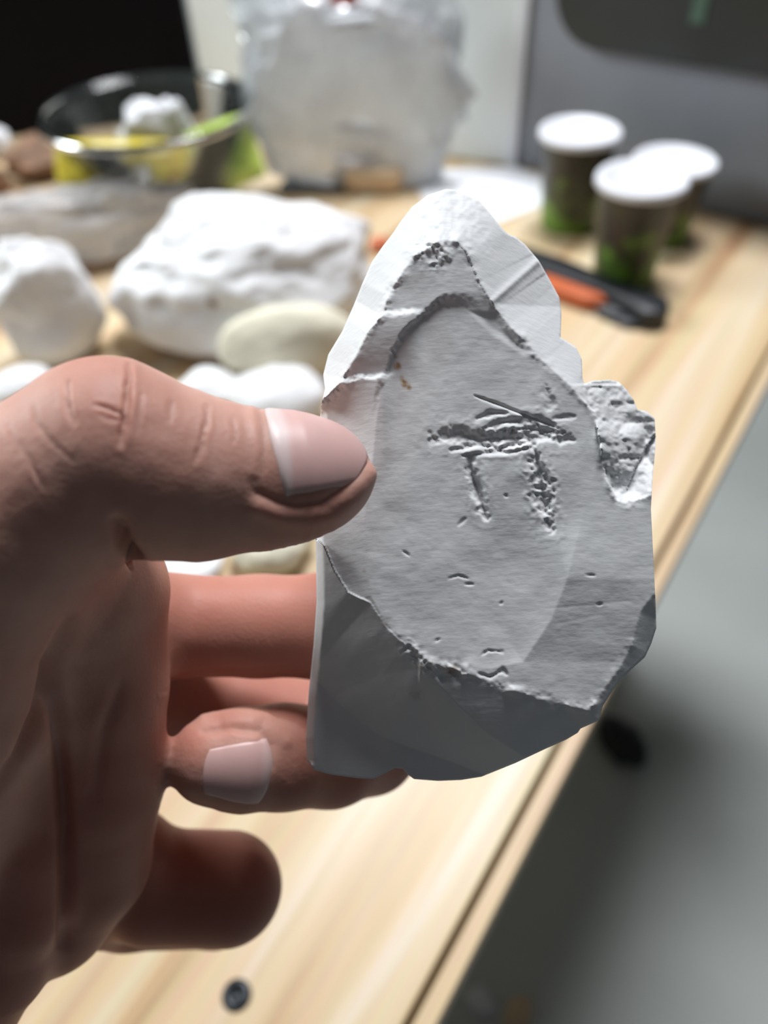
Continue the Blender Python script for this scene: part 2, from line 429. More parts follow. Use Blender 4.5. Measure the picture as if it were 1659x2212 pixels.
# ------------------------------------------------------------------ lumps of plaster
def ico(sub):
    b = bmesh.new(); bmesh.ops.create_icosphere(b, subdivisions=sub, radius=1)
    V = np.array([v.co[:] for v in b.verts]); Fc = [tuple(v.index for v in f.verts) for f in b.faces]; b.free()
    return V, Fc
ICO = {s: ico(s) for s in (4, 5, 6)}
def place(L, R, T, B, g=.8, sink=.75, z=TZ):
    """bounding box in the photograph -> centre on the table, half sizes in metres"""
    pxc = (L + R) / 2
    p0 = at(pxc, B, z); d = depth(p0)
    fw = np.array([p0[0], p0[1]]) - CAM[:2]; fw /= np.linalg.norm(fw)
    w = (R - L) / 2 / F * (d + .03)
    c = p0[:2] + fw * g * w * sink
    dr = ray(pxc, T); hd = np.linalg.norm(c - CAM[:2]); zt = CAM[2] + dr[2] * hd / np.linalg.norm(dr[:2])
    return np.array([c[0], c[1], z]), w, g * w, max(.006, (zt - z) * .97), math.atan2(fw[1], fw[0]) - math.pi / 2
def lump(name, bb, mat, label, cat, seed, g=.8, planes=12, amp=.06, rough_top=0.0, sub=5, flat=.85, group=None, z=TZ, tilt=0):
    c, w, dd, h, rz = place(*bb, g=g, z=z)
    V, Fc = ICO[sub]; V = V.copy(); rng = np.random.default_rng(seed)
    for k in range(planes):
        n = rng.normal(size=3); n[2] = abs(n[2]) * .9 - .12; n /= np.linalg.norm(n); dlim = flat + .12 * rng.random()
        s = V @ n; m = s > dlim
        V[m] -= np.outer((s[m] - dlim) * .92, n)
    nrm = V / np.linalg.norm(V, axis=1)[:, None]
    V += nrm * (amp * fbm(nrm * 1.7 + seed, 4, seed, .42))[:, None]
    if rough_top:
        k = sstep(-.05, .35, V[:, 2]); V += nrm * (k * rough_top * fbm(nrm * 2.6 + seed, 3, seed + 9, .5, True))[:, None]
    V[:, 2] = np.where(V[:, 2] < -.8, -.8 + (V[:, 2] + .8) * .1, V[:, 2])
    lo, hi = V.min(0), V.max(0)
    V = (V - (lo + hi) / 2) / ((hi - lo) / 2)
    V[:, 2] = (V[:, 2] + 1) * .5
    V *= np.array([w, dd, h])
    o = obj(name, new_mesh(name, V, Fc), mat)
    o.location = (c[0], c[1], c[2] + .0003); o.rotation_euler = (0, 0, rz)
    return tag(o, label, cat, group)

G = 'plaster pieces on the table'
big = lump('plaster_block', (275, 850, 412, 785), MT['plaster'], 'large white broken plaster block with a rough top and a small dark hole', 'plaster', 11, g=.66, planes=16, amp=.07, rough_top=.035, flat=.74, sub=6, group=G)
sml = lump('plaster_block', (52, 262, 484, 800), MT['plaster'], 'upright white plaster block left of the large block', 'plaster', 5, g=.8, planes=12, amp=.09, rough_top=.04, flat=.76, group=G)
lump('plaster_block', (495, 790, 655, 832), MT['cream'], 'smooth cream plaster piece leaning in front of the large block', 'plaster', 23, g=.42, planes=5, amp=.05, flat=.9, group=G)
lump('plaster_block', (395, 535, 806, 900), MT['plaster'], 'small white plaster piece just above the thumb knuckle', 'plaster', 31, g=.9, planes=8, amp=.08, group=G)
lump('plaster_block', (515, 715, 800, 950), MT['plaster'], 'white rounded plaster piece right behind the thumbnail', 'plaster', 37, g=.9, planes=6, amp=.06, group=G)
lump('plaster_block', (15, 150, 785, 915), MT['plaster'], 'pale plaster piece at the left behind the thumb', 'plaster', 41, g=.9, planes=8, amp=.08, group=G)
lump('plaster_block', (335, 500, 1185, 1262), MT['plaster'], 'white plaster sliver seen under the thumb at the left', 'plaster', 43, g=1.0, planes=8, amp=.08, group=G)
lump('plaster_block', (520, 690, 1135, 1245), MT['cream'], 'cream plaster piece seen between thumb and index finger', 'plaster', 47, g=.9, planes=6, amp=.07, group=G)
lump('plaster_block', (-70, 45, 580, 640), MT['plaster'], 'white plaster scrap cut by the left frame edge', 'plaster', 53, g=.9, planes=6, amp=.07, group=G)
# small dark hole on the big block: a short dark plug set in its front
ph = ray(459, 656)
cb, wb_, db_, hb_, _ = place(275, 850, 418, 792, g=.72)
plug = lathe([(.0001, .0008), (.0026, .0007), (.0036, .0), (.0036, -.02), (.0001, -.02)], 20)
pl = obj('hole', plug, MT['brown'])
def ray_hit(o, d):
    mw = o.matrix_world
    bpy.context.view_layer.update(); mw = o.matrix_world.inverted()
    org = mw @ Vector(CAM); di = (mw.to_3x3() @ Vector(d)).normalized()
    ok, loc, nr, _i = o.ray_cast(org, di)
    return (loc, nr) if ok else (Vector((0, 0, .03)), Vector((0, -1, 0)))
loc, nr = ray_hit(big, ph)
pl.parent = big; pl.location = loc; pl.rotation_euler = nr.to_track_quat('Z', 'Y').to_euler()

# ------------------------------------------------------------------ crumpled plastic
def crumple(name, bb, mat, label, cat, seed, g=.6, amp=.18, freq=1.7, sub=6, top=1.0, squash=.5, parent=None):
    c, w, dd, h, rz = place(*bb, g=g)
    V, Fc = ICO[sub]; V = V.copy()
    V = np.sign(V) * np.abs(V) ** squash; nrm = V / np.linalg.norm(V, axis=1)[:, None]
    n = fbm(nrm * freq + seed * 3.1, 3, seed, .42, True)
    V = V * (1 + amp * n)[:, None]
    V += .12 * np.stack([fbm(nrm * 3 + 5, 3, seed + 3), fbm(nrm * 3 + 9, 3, seed + 4), fbm(nrm * 3 + 2, 3, seed + 5)], 1)
    lo, hi = V.min(0), V.max(0); V = (V - (lo + hi) / 2) / ((hi - lo) / 2)
    V[:, 2] = np.maximum(V[:, 2], -.93)
    V[:, 2] = (V[:, 2] - V[:, 2].min()) / (V[:, 2].max() - V[:, 2].min())
    s = lerp(1.0, top, V[:, 2]); V[:, 0] *= s; V[:, 1] *= s
    V *= np.array([w, dd, h])
    o = obj(name, new_mesh(name, V, Fc, True), mat)
    o.location = (c[0], c[1], c[2] + .0004); o.rotation_euler = (0, 0, rz)
    if label: tag(o, label, cat)
    return o
bag = crumple('plastic_bag', (556, 1015, -110, 412), MT['bag'], 'tall crumpled translucent white plastic bag before the white board', 'bag', 3, g=.20, amp=.24, freq=1.15, top=1.0, squash=.36)
rt = obj('red_tie', box_bm(-.012, .012, -.003, .003, 0, .03, .002), MT['red'], bag)
p = ray(745, 12); lo_, nr_ = ray_hit(bag, p); rt.location = lo_
crumple('clear_bag', (-60, 470, 384, 590), MT['film'], 'crumpled clear plastic bag lying between bowl and plaster blocks', 'bag', 8, g=.22, amp=.38, freq=2.2)
crumple('clear_bag', (-40, 130, 545, 660), MT['film'], 'small clear film scrap at the left beside the upright block', 'bag', 12, g=.6, amp=.2, freq=2.2, sub=5)
lump('bread_piece', (30, 200, 280, 392), MT['brown'], 'brown crusty lump at the left of the glass bowl', 'food', 61, g=.8, planes=5, amp=.2)
lump('bread_piece', (-30, 30, 350, 420), MT['brown'], 'brown lump at the far left frame edge under film', 'food', 67, g=.8, planes=5, amp=.2)
crumple('tissue', (-40, 36, 268, 345), MT['paper'], 'white crumpled tissue at the left frame edge before the black case', 'tissue', 21, g=.8, amp=.2, sub=5)

# ------------------------------------------------------------------ glass bowl with wrappers
BH = .095
bc = at(320, 236, TZ + BH); bd = depth(bc); BR = 228 / F * bd
bowl = tag(thing('glass_bowl', (bc[0], bc[1], TZ + .0003)), 'wide clear glass bowl full of wrappers before the black case', 'bowl')
prof = [(.0001, .0), (BR * .55, .0), (BR * .60, .004), (BR * .82, BH * .45), (BR * .97, BH * .92), (BR, BH)]
gl = obj('shell', lathe(prof, 72), MT['glass'], bowl)
md = gl.modifiers.new('thick', 'SOLIDIFY'); md.thickness = .003; md.offset = -1
rim = obj('rim', lathe([(BR - .003, BH - .002), (BR - .003, BH + .002), (BR, BH + .0035), (BR + .004, BH + .002), (BR + .004, BH - .002), (BR, BH - .003), (BR - .003, BH - .002)], 72), MT['glass'], bowl)
def wrapper(name, ctr, size, rot, mat, label, seed, prints=()):
    """a pillow packet with flat crimped ends and a crinkled belly"""
    n = 28; V, Fc = [], []
    u = np.linspace(-1, 1, n)
    for side in (1, -1):
        for i in range(n):
            for j in range(n):
                x, y = u[i], u[j]
                t = (1 - abs(x) ** 4) * (1 - abs(y) ** 4)
                V.append((x * (1 - .06 * y * y), y * (1 - .05 * x * x), side * t))
    for s in range(2):
        for i in range(n - 1):
            for j in range(n - 1):
                q = [s * n * n + i * n + j, s * n * n + (i + 1) * n + j, s * n * n + (i + 1) * n + j + 1, s * n * n + i * n + j + 1]
                Fc.append(tuple(q if s == 0 else q[::-1]))
    V = np.array(V); V[:, 2] *= (1 + .35 * fbm(V[:, :2] * 2.5 + seed, 3, seed, .5, True)); V *= np.array(size)
    e = thing(name, ctr); e.rotation_euler = rot
    obj('pouch', new_mesh(name, V, Fc), mat, e)
    for (x, y, w, h, m) in prints:
        k = obj('print', box_bm(x - w, x + w, y - h, y + h, size[2] * .75, size[2] * 1.06, .0006), m, e)
    return tag(e, label, 'wrapper')
bx, by = bc[0], bc[1]
fwd = np.array([bc[0], bc[1]]) / np.linalg.norm(bc[:2]); sid = np.array([fwd[1], -fwd[0]])
def inb(s, f, z): return (bx + sid[0] * s + fwd[0] * f, by + sid[1] * s + fwd[1] * f, TZ + z)
wrapper('snack_wrapper', inb(-.032, -.048, .058), (.060, .030, .010), (math.radians(62), .15, 0.3), MT['yellow'], 'yellow and red snack wrapper inside the glass bowl', 4,
        ((.030, .004, .012, .010, MT['red']), (.012, -.014, .009, .007, MT['blue'])))
wrapper('snack_wrapper', inb(.060, -.030, .056), (.032, .030, .010), (math.radians(58), -.2, 0.25), MT['green'], 'yellow green snack wrapper at the right side of the bowl', 7,
        ((-.002, .012, .012, .007, MT['teal']), (-.010, -.012, .010, .008, MT['yellow'])))
cr = crumple('white_bag', (205, 425, 235, 400), MT['paper'], 'white crumpled paper bag heaped inside the glass bowl', 'bag', 15, g=.5, amp=.16, sub=5, top=.6)
cr.location = inb(0.0, .008, .004); cr.scale = (.95, .7, 1.5)

# putty knife by the bag
qa, qb = at(612, 402, TZ), at(872, 410, TZ)
qd = (qb - qa)[:2]; QL = float(np.linalg.norm(qd))
pk = tag(thing('putty_knife', (qa[0], qa[1], TZ), math.atan2(qd[1], qd[0])), 'putty knife with dark blade and pale handle before the plastic bag', 'putty knife')
obj('blade', prism_bm([(0, -.02), (0, .02), (QL * .45, .012), (QL * .5, .006), (QL * .5, -.006), (QL * .45, -.012)], .002, .005, .0005), MT['darksteel'], pk)
obj('handle', smooth_bm(prism_bm([(QL * .5, -.010), (QL * .5, .010), (QL * .7, .015), (QL * .95, .014), (QL, .006), (QL, -.006), (QL * .95, -.014), (QL * .7, -.015)], .001, .024, .005)), MT['pale'], pk)
obj('ferrule', box_bm(QL * .44, QL * .53, -.011, .011, .0006, .020, .002), MT['darksteel'], pk)
rd = lump('clay_scrap', (800, 842, 512, 545), MT['orange'], 'small orange red scrap beside the large plaster block', 'scrap', 71, g=.9, planes=4, amp=.1, sub=4)

# scraps on the floor
for k, (px, py, s, m, lab) in enumerate(((1035, 2165, .018, 'paper', 'white paper scrap on the concrete floor beside the table edge'), (1120, 2192, .020, 'pale', 'tan scrap on the floor near the bottom of the view'),
                                         (1335, 1610, .040, 'blackp', 'black rubber lump on the floor near the table edge'))):
    p = at(px, py, 0.0); V, Fc = ICO[4]; V = V.copy()
    V += V * (.25 * fbm(V * 2 + k * 7, 4, 80 + k))[:, None]; V *= np.array([s, s * .7, s * .35]); V[:, 2] -= V[:, 2].min()
    o = obj('floor_scrap', new_mesh('floor_scrap', V, Fc), MT[m]); o.location = (p[0], p[1], .0005); o.rotation_euler = (0, 0, k * 1.3 - .6)
    tag(o, lab, 'scrap')

# ------------------------------------------------------------------ carved plaster piece (hero)
S = .89                         # millimetre figures below are scaled by this
def seg_dist(P, A, B):
    d = B - A; L = (d @ d) or 1e-9
    t = np.clip(((P - A) @ d) / L, 0, 1)
    q = A + t[:, None] * d
    return np.linalg.norm(P - q, axis=1), t
def poly_dist(P, pts, closed=False, want=False):
    pts = np.array(pts, float); n = len(pts); best = np.full(len(P), 1e9); Q = np.zeros((len(P), 2)); tt = np.zeros(len(P))
    for i in range(n if closed else n - 1):
        A, B = pts[i][:2], pts[(i + 1) % n][:2]
        d, t = seg_dist(P, A, B); m = d < best
        best[m] = d[m]
        if want: Q[m] = (A + t[:, None] * (B - A))[m]; tt[m] = (i + t)[m]
    return (best, Q, tt) if want else best
def inside(P, pts):
    pts = np.array(pts, float)[:, :2]; n = len(pts); r = np.zeros(len(P), bool); x, y = P[:, 0], P[:, 1]
    for i in range(n):
        x1, y1 = pts[i]; x2, y2 = pts[(i + 1) % n]
        c = ((y1 > y) != (y2 > y))
        if c.any(): r ^= c & (x < (x2 - x1) * (y - y1) / ((y2 - y1) or 1e-9) + x1)
    return r

OUT = [(964, 408), (925, 421), (890, 447), (866, 478), (850, 502), (826, 533), (803, 566), (782, 614), (763, 662), (739, 716), (709, 766), (698, 810), (702, 840), (694, 875), (691, 902),
       (689, 1000), (686, 1090), (682, 1163), (684, 1297), (677, 1395), (667, 1494), (661, 1593), (663, 1643), (679, 1663), (714, 1673), (773, 1681), (808, 1682), (830, 1671), (853, 1659), (870, 1661), (878, 1671), (894, 1683),
       (946, 1687), (996, 1685), (1040, 1678), (1114, 1648), (1184, 1615), (1223, 1598), (1248, 1583), (1254, 1574), (1294, 1556), (1302, 1525), (1318, 1500), (1338, 1472), (1364, 1446), (1393, 1420), (1407, 1390), (1418, 1356),
       (1416, 1297), (1411, 1198), (1406, 1099), (1410, 1030), (1417, 950), (1414, 904), (1396, 888), (1377, 885), (1369, 864), (1352, 840), (1337, 825), (1317, 820), (1278, 823), (1262, 829), (1258, 815), (1257, 776), (1245, 751), (1223, 736), (1211, 729),
       (1213, 677), (1208, 642), (1184, 598), (1164, 563), (1134, 528), (1114, 512), (1097, 505), (1082, 490), (1055, 456), (1035, 433), (1006, 419), (984, 410)]
# edge of the front face with the slope (mm per mm) at which the stone falls away outside it
FR = [(704, 860, 1.2), (734, 830, 1.2), (754, 795, 1.25), (793, 716, 1.25), (823, 682, 1.25), (838, 637, 1.25), (872, 583, 1.2), (897, 553, 1.0), (925, 533, .85), (956, 516, .8), (984, 519, .8), (1006, 542, .7),
      (1035, 608, .7), (1070, 667, .7), (1100, 702, .7), (1134, 736, .7), (1174, 781, .75), (1233, 835, .8), (1283, 889, .7), (1297, 968, .6), (1308, 1025, .6), (1332, 1080, .7), (1352, 1088, .9), (1425, 1060, .6), (1430, 1285, .6),
      (1412, 1284, .9), (1384, 1321, 1.0), (1365, 1395, 1.0), (1338, 1445, 1.0), (1270, 1537, .85), (1184, 1510, .48), (1095, 1489, .48), (1045, 1468, .48), (961, 1440, .48), (917, 1424, .47), (877, 1394, .47), (833, 1352, .46), (801, 1302, .46),
      (752, 1278, .5), (722, 1230, .5), (702, 1180, .5), (670, 1150, .45), (670, 900, .8)]
SCOOP = [(956, 660), (917, 687), (882, 716), (857, 761), (838, 815), (823, 845), (813, 909), (806, 983), (796, 1060), (788, 1114), (790, 1198), (801, 1287), (833, 1346), (877, 1386), (917, 1418), (961, 1434), (1060, 1444), (1130, 1430), (1190, 1340), (1226, 1250),
         (1262, 1100), (1255, 960), (1215, 880), (1134, 745), (1060, 690), (1000, 668)]
GROOVES = [  # polyline, half width px, depth mm, raggedness
    ([(935, 947), (985, 940), (1040, 950), (1120, 946), (1180, 944), (1236, 950)], 15, 1.3, .55),
    ([(975, 972), (1030, 962), (1090, 968), (1140, 955)], 7, .9, .5),
    ([(1000, 985), (1050, 978), (1110, 976), (1142, 968)], 6, .8, .4),
    ([(1030, 905), (1060, 893), (1098, 892)], 6, .7, .5),
    ([(1045, 925), (1090, 912), (1150, 905), (1200, 918)], 9, .9, .6),
    ([(1090, 930), (1150, 925), (1215, 938)], 9, 1.0, .6),
    ([(1025, 855), (1080, 875), (1150, 903), (1205, 925)], 4, .6, .2),
    ([(1014, 992), (1022, 1030), (1034, 1070), (1048, 1115)], 12, 1.6, .5),
    ([(1155, 968), (1160, 1010), (1170, 1055), (1178, 1100), (1187, 1138)], 14, 1.5, .7),
    ([(1180, 835), (1190, 870), (1185, 895)], 10, .5, .8),
    ([(1195, 905), (1240, 900)], 5, .5, .5),
    ([(968, 1250), (990, 1243), (1012, 1250)], 3, .35, .3), ([(1005, 1262), (1022, 1262)], 3, .35, .3),
    ([(1040, 1415), (1055, 1405), (1085, 1408)], 4, .45, .5), ([(1035, 1455), (1060, 1462), (1085, 1448), (1105, 1462)], 5, .6, .8),
    ([(870, 1190), (884, 1200)], 3, .3, .3), ([(990, 1135), (1005, 1120)], 4, .35, .3), ([(1090, 1070), (1096, 1072)], 4, .4, .2),
    ([(1080, 1305), (1086, 1300)], 3, .35, .2), ([(940, 1385), (950, 1380)], 3, .3, .2), ([(1290, 1306), (1300, 1305)], 4, .35, .2), ([(1265, 1242), (1285, 1243)], 3, .3, .3),
    ([(1180, 1315), (1260, 1308), (1370, 1296)], 4, .06, .2), ([(1200, 1348), (1290, 1330)], 4, .05, .2)]
def stone_depth(P):
    mm = .0765                                    # mm per px at the stone
    x, y = P[:, 0], P[:, 1]
    fine = fbm(P / 9.0, 3, 2); med = fbm(P / 30.0, 4, 5); big_ = fbm(P / 110.0, 3, 7)
    Z = 126.5 + -.02 * (y - 1000) * mm - .03 * (x - 1050) * mm
    ins = inside(P, FR)
    d, Q, t = poly_dist(P, FR, True, True)
    k = 0; wsum = 0
    for (a_, b_, kk) in FR:
        w = 1.0 / ((x - a_) ** 2 + (y - b_) ** 2 + 200.0) ** 1.5
        k = k + w * kk; wsum = wsum + w
    k = k / wsum
    do = np.where(ins, 0, d); di = np.where(ins, d, 0)
    Z = Z + k * np.minimum(do, 190) * mm
    # upper triangle and stepped ledges on the left of the face
    led = sstep(668, 684, y + .06 * (x - 850) + 3 * fine) * sstep(925, 880, x) * ins
    Z = Z - .9 * led * sstep(830, 690, y)
    led2 = sstep(806, 822, y + .08 * (x - 780) + 4 * fine) * sstep(860, 825, x) * ins
    Z = Z - .8 * led2 * sstep(1050, 820, y)
    # scooped oval
    si = inside(P, SCOOP); ds = poly_dist(P, SCOOP, True)
    up_ = sstep(930, 700, y + .25 * (x - 900) * (x > 900)) * sstep(1110, 985, x)
    Z = Z - np.where(~si & ins, lerp(.85, .6, sstep(900, 1040, x)) * up_ * sstep(0, lerp(14, 44, sstep(900, 1040, x)), ds + 3 * fine), 0)
    Z = Z + np.where(~si & ins & (x < 900) & (y > 700), .30 * ds * mm * sstep(760, 900, y), 0)
    Z = Z + np.where(si, .9 * (1 - np.exp(-ds / 60.0)) * sstep(1000, 1250, y) * sstep(930, 1120, x), 0)
    xc = np.interp(y, [700, 900, 1100, 1250, 1340, 1430], [1120, 1150, 1190, 1226, 1190, 1130])
    Z = Z + np.where(ins, .14 * np.maximum(0, x - xc) * mm + .05 * np.maximum(0, x - 980) * mm, 0)
    # keep the outside slopes continuous with the shifted face
    Z = Z + np.where(~ins, (.14 * np.maximum(0, Q[:, 0] - np.interp(Q[:, 1], [700, 900, 1100, 1250, 1340, 1430], [1120, 1150, 1190, 1226, 1190, 1130])) + .05 * np.maximum(0, Q[:, 0] - 980)) * mm - .8 * sstep(930, 700, Q[:, 1] + .25 * (Q[:, 0] - 900) * (Q[:, 0] > 900)) * sstep(1110, 985, Q[:, 0]), 0)
    sh = inside(P, [(1000, 665), (1075, 672), (1150, 760), (1130, 770), (1060, 725)])
    Z = Z + np.where(sh, .3 * sstep(0, 20, poly_dist(P, [(1000, 665), (1075, 672), (1150, 760), (1130, 770), (1060, 725)], True)), 0)
    # crease between the two lower facets
    dc = poly_dist(P, [(905, 1478), (925, 1550), (958, 1630), (1010, 1695)])
    right = x > np.interp(y, [1478, 1550, 1630, 1695], [905, 925, 958, 1010])
    low = sstep(1370, 1480, y) * (~ins)
    Z = Z + low * np.where(right, -.20, .12) * np.minimum(dc, do) * mm
    # crease on the right flank
    cr_ = (y - 570) * (1068 - 1156) - (x - 1156) * (647 - 570)
    dcr = poly_dist(P, [(1040, 672), (1068, 647), (1156, 570), (1200, 530)])
    fl = (~ins) & (x > 1000) & (y < 830)
    Z = Z + np.where(fl & (cr_ < 0), .22 * np.minimum(dcr, do) * mm, 0) + np.where(fl, -.35 * np.exp(-(dcr / 8) ** 2), 0)
    # broken lump on the right
    ch = sstep(1240, 1275, x) * sstep(1110, 1060, y) * (~ins) * sstep(800, 825, y)
    Z = Z + ch * (.15 * fine + 1.3 * fbm(P / 80.0, 3, 31, .4, True))
    # crown
    cw = sstep(575, 535, y) * (~ins) * sstep(860, 890, x)
    Z = Z + cw * (.45 * fbm(P / 55.0, 3, 33) + .06 * fine) * sstep(1085, 1010, x)
    # crumbling along the ridges
    ridge = np.exp(-(d / 11.0) ** 2) * (.4 + .6 * sstep(-.3, .4, big_)) * np.where(y < 1100, 1.0, np.where((y > 1380) & (x > 880), .9, .25))
    Z = Z + ridge * (.13 * fine + .34 * med - .22)
    rg2 = np.exp(-(poly_dist(P, [(900, 545), (930, 530), (960, 545), (940, 565)]) / 20.0) ** 2)
    Z = Z + rg2 * (.2 * fine + .35 * med)
    rg3 = np.exp(-(poly_dist(P, [(712, 862), (730, 840), (742, 825)]) / 16.0) ** 2)
    Z = Z + rg3 * (.2 * fine + .4 * med)
    rb = np.exp(-(poly_dist(P, [(880, 1400), (910, 1440), (950, 1455), (1000, 1450)]) / 18.0) ** 2)
    Z = Z + rb * (.15 * fine + .45 * med - .15)
    # carved mark and pits
    for pts, w, dep, rag in GROOVES:
        m = (x > min(p[0] for p in pts) - 60) & (x < max(p[0] for p in pts) + 60) & (y > min(p[1] for p in pts) - 60) & (y < max(p[1] for p in pts) + 60)
        if not m.any(): continue
        q = P[m]; dd, _q, tt = poly_dist(q, pts, False, True)
        n_ = fine[m]; m_ = fbm(q / 16.0, 3, 12)
        sn = np.sin(np.pi * np.clip((tt + .12) / (len(pts) - 1 + .24), 0, 1)) ** .7
        we = w * (.35 + .65 * sn)
        dd = np.maximum(dd + rag * w * (.5 * n_ + .9 * m_), 0)
        prof = np.maximum(0, 1 - dd / (1.5 * we)) ** 1.2
        if w > 5.5: prof = prof - .16 * rag * np.exp(-((dd - 2.0 * w) / (.6 * w)) ** 2)
        Z[m] += .68 * dep * (.3 + .7 * sn) * prof * (1 + .5 * m_ * rag)
    # left bevel
    dl = poly_dist(P, [(690, 900), (686, 1090), (682, 1163), (684, 1297), (677, 1395), (667, 1494), (661, 1593), (663, 1643)])
    Z = Z + 2.4 * np.maximum(0, 16 - dl) * mm
    Z = Z + .012 * med + .008 * fine + .14 * big_
    return Z

def unproj(px, py, Z):           # pixel + depth in mm -> camera space in metres
    Z = np.asarray(Z) * S * .001
    return np.stack([(px - CX) / F * Z, -(py - CY) / F * Z, Z], 1)
def build_stone():
    st = 2.7
    xs = np.arange(655, 1424, st); ys = np.arange(403, 1692, st)
    GX, GY = np.meshgrid(xs, ys, indexing='ij'); P = np.stack([GX.ravel(), GY.ravel()], 1)
    IN = inside(P, OUT).reshape(GX.shape)
    cell = IN[:-1, :-1] & IN[1:, :-1] & IN[1:, 1:] & IN[:-1, 1:]
    idx = np.arange(GX.size).reshape(GX.shape)
    quads = np.stack([idx[:-1, :-1][cell], idx[:-1, 1:][cell], idx[1:, 1:][cell], idx[1:, :-1][cell]], 1)
    used = np.unique(quads); remap = -np.ones(GX.size, int); remap[used] = np.arange(len(used))
    quads = remap[quads]; P = P[used]
    E = np.concatenate([quads[:, [0, 1]], quads[:, [1, 2]], quads[:, [2, 3]], quads[:, [3, 0]]])
    key = np.sort(E, 1); kk = key[:, 0] * len(P) + key[:, 1]
    _, inv, cnt = np.unique(kk, return_inverse=True, return_counts=True)
    bE = E[cnt[inv] == 1]; bv = np.unique(bE)
    _, Q, _t = poly_dist(P[bv], OUT, True, True); P[bv] = Q
    Z = stone_depth(P)
    ctr = np.array([1050.0, 1080.0])
    front = unproj(P[:, 0], P[:, 1], Z)
    # sides and back
    V = [front]; faces = [quads]; n0 = len(front)
    bidx = -np.ones(n0, int); bidx[bv] = np.arange(len(bv))
    Zb = 126.5 - .02 * (P[:, 1] - 1000) * .0765 + 23.0 + .8 * fbm(P / 90, 4, 77)
    Zb = Zb + 1.0 * sstep(1200, 1650, P[:, 1])
    prev = bv.copy(); rings = 6; off = n0
    for r in range(1, rings):
        t = r / rings
        s = 1 - .05 * t - .10 * t ** 3
        p2 = ctr + (P[bv] - ctr) * s; z2 = lerp(Z[bv], Zb[bv], t) + .5 * fbm(P[bv] / 25 + t * 9, 3, 55)
        V.append(unproj(p2[:, 0], p2[:, 1], z2)); cur = np.arange(len(bv)) + off; off += len(bv)
        mp = np.zeros(n0, int); mp[bv] = np.arange(len(bv))
        a_, b_ = mp[bE[:, 0]], mp[bE[:, 1]]
        faces.append(np.stack([prev[b_], prev[a_], cur[a_], cur[b_]], 1)); prev = cur
    # back cap: the same grid, shrunk
    p2 = ctr + (P - ctr) * .83
    V.append(unproj(p2[:, 0], p2[:, 1], Zb)); cur = bv + off
    mp = np.zeros(n0, int); mp[bv] = np.arange(len(bv)); a_, b_ = mp[bE[:, 0]], mp[bE[:, 1]]
    faces.append(np.stack([prev[b_], prev[a_], cur[a_], cur[b_]], 1))
    faces.append(quads[:, ::-1] + off)
    V = cam2world(np.concatenate(V)); Fc = np.concatenate(faces)
    org = V.mean(0)
    me = new_mesh('carved_plaster', V - org, Fc)
    stn = np.zeros(len(V))
    def blob(x, y, r, w): stn[:n0] += w * np.exp(-(((P[:, 0] - x) ** 2 + (P[:, 1] - y) ** 2) / r ** 2) ** 2)
    for b in ((858, 791, 9, 1), (868, 818, 8, .7), (876, 830, 10, .9), (885, 838, 5, .7), (855, 770, 5, .5), (980, 1450, 12, .55), (965, 1447, 9, .35), (900, 1500, 14, .25), (832, 1347, 8, .35), (915, 1440, 14, .25), (703, 1183, 4, .8), (707, 1218, 3, .8), (786, 1233, 4, .7)): blob(*b)
    stn *= np.concatenate([np.clip(.75 + .6 * fbm(P / 7.0, 2, 91), 0, 1), np.zeros(len(V) - n0)])
    at_ = me.attributes.new('stain', 'FLOAT', 'POINT'); at_.data.foreach_set('value', np.clip(stn, 0, 1).astype(np.float32))
    o = obj('carved_plaster', me, MT['stone']); o.location = tuple(org)
    return tag(o, 'white plaster fragment with a carved mark, held up by the hand', 'plaster')
stone = build_stone()

# ------------------------------------------------------------------ the hand
def C(px, py, Z):
    Z = Z * S; return np.array([(px - CX) / F * Z, -(py - CY) / F * Z, Z])     # mm, camera space
# chains: list of (px, py, depth mm, radius mm), blend
CH_ = []
def chain(pts, k=4.0): CH_.append(([(C(a, b, c), r * S) for a, b, c, r in pts], k * S))
# thumb
chain([(690, 1028, 118.2, 8.1), (640, 1032, 117.0, 9.6), (560, 1038, 115.5, 10.3), (430, 1034, 113, 11.9), (330, 1015, 111, 12.7), (238, 985, 109.5, 13.6), (130, 1050, 109, 13.2), (0, 1135, 109, 14.2), (-190, 1275, 112, 18), (-420, 1480, 122, 22)], 3.0)
# web and thenar
chain([(-40, 1200, 115, 14), (80, 1200, 121, 12), (180, 1240, 128, 10)], 10)
chain([(-160, 1300, 115, 20), (-175, 1500, 122, 21), (-260, 1750, 132, 24)], 5)
# palm: from index knuckle down to little finger knuckle
chain([(215, 1290, 134, 11.5), (215, 1480, 140, 12), (210, 1680, 148, 12.5), (180, 1860, 156, 13), (110, 1960, 158, 13)], 9)
chain([(60, 1320, 136, 14), (40, 1560, 145, 16), (20, 1800, 150, 17)], 6)
chain([(-150, 1500, 140, 20), (-200, 1900, 152, 24), (-420, 2300, 150, 27)], 12)
# heel of the hand
chain([(35, 1850, 139, 8.5), (30, 1960, 141, 9.5), (-30, 2060, 144, 12), (-240, 2260, 146, 20)], 3.5)
# wrist and forearm
chain([(-420, 1700, 132, 24), (-700, 2300, 130, 27)], 14)
CH_.append(([(np.array([-100., -105, 118]), 24.), (np.array([-150., -150, 100]), 26.), (np.array([-205., -200, 76]), 31.)], 14))
# index finger running behind the stone
IX = len(CH_)
chain([(200, 1330, 146, 11.0), (380, 1352, 158.5, 10.4), (560, 1352, 160.2, 10.4), (700, 1352, 160.8, 10.8), (820, 1352, 160.0, 9.8), (1010, 1335, 160, 9.0), (1060, 1330, 160, 8.0)], 5)
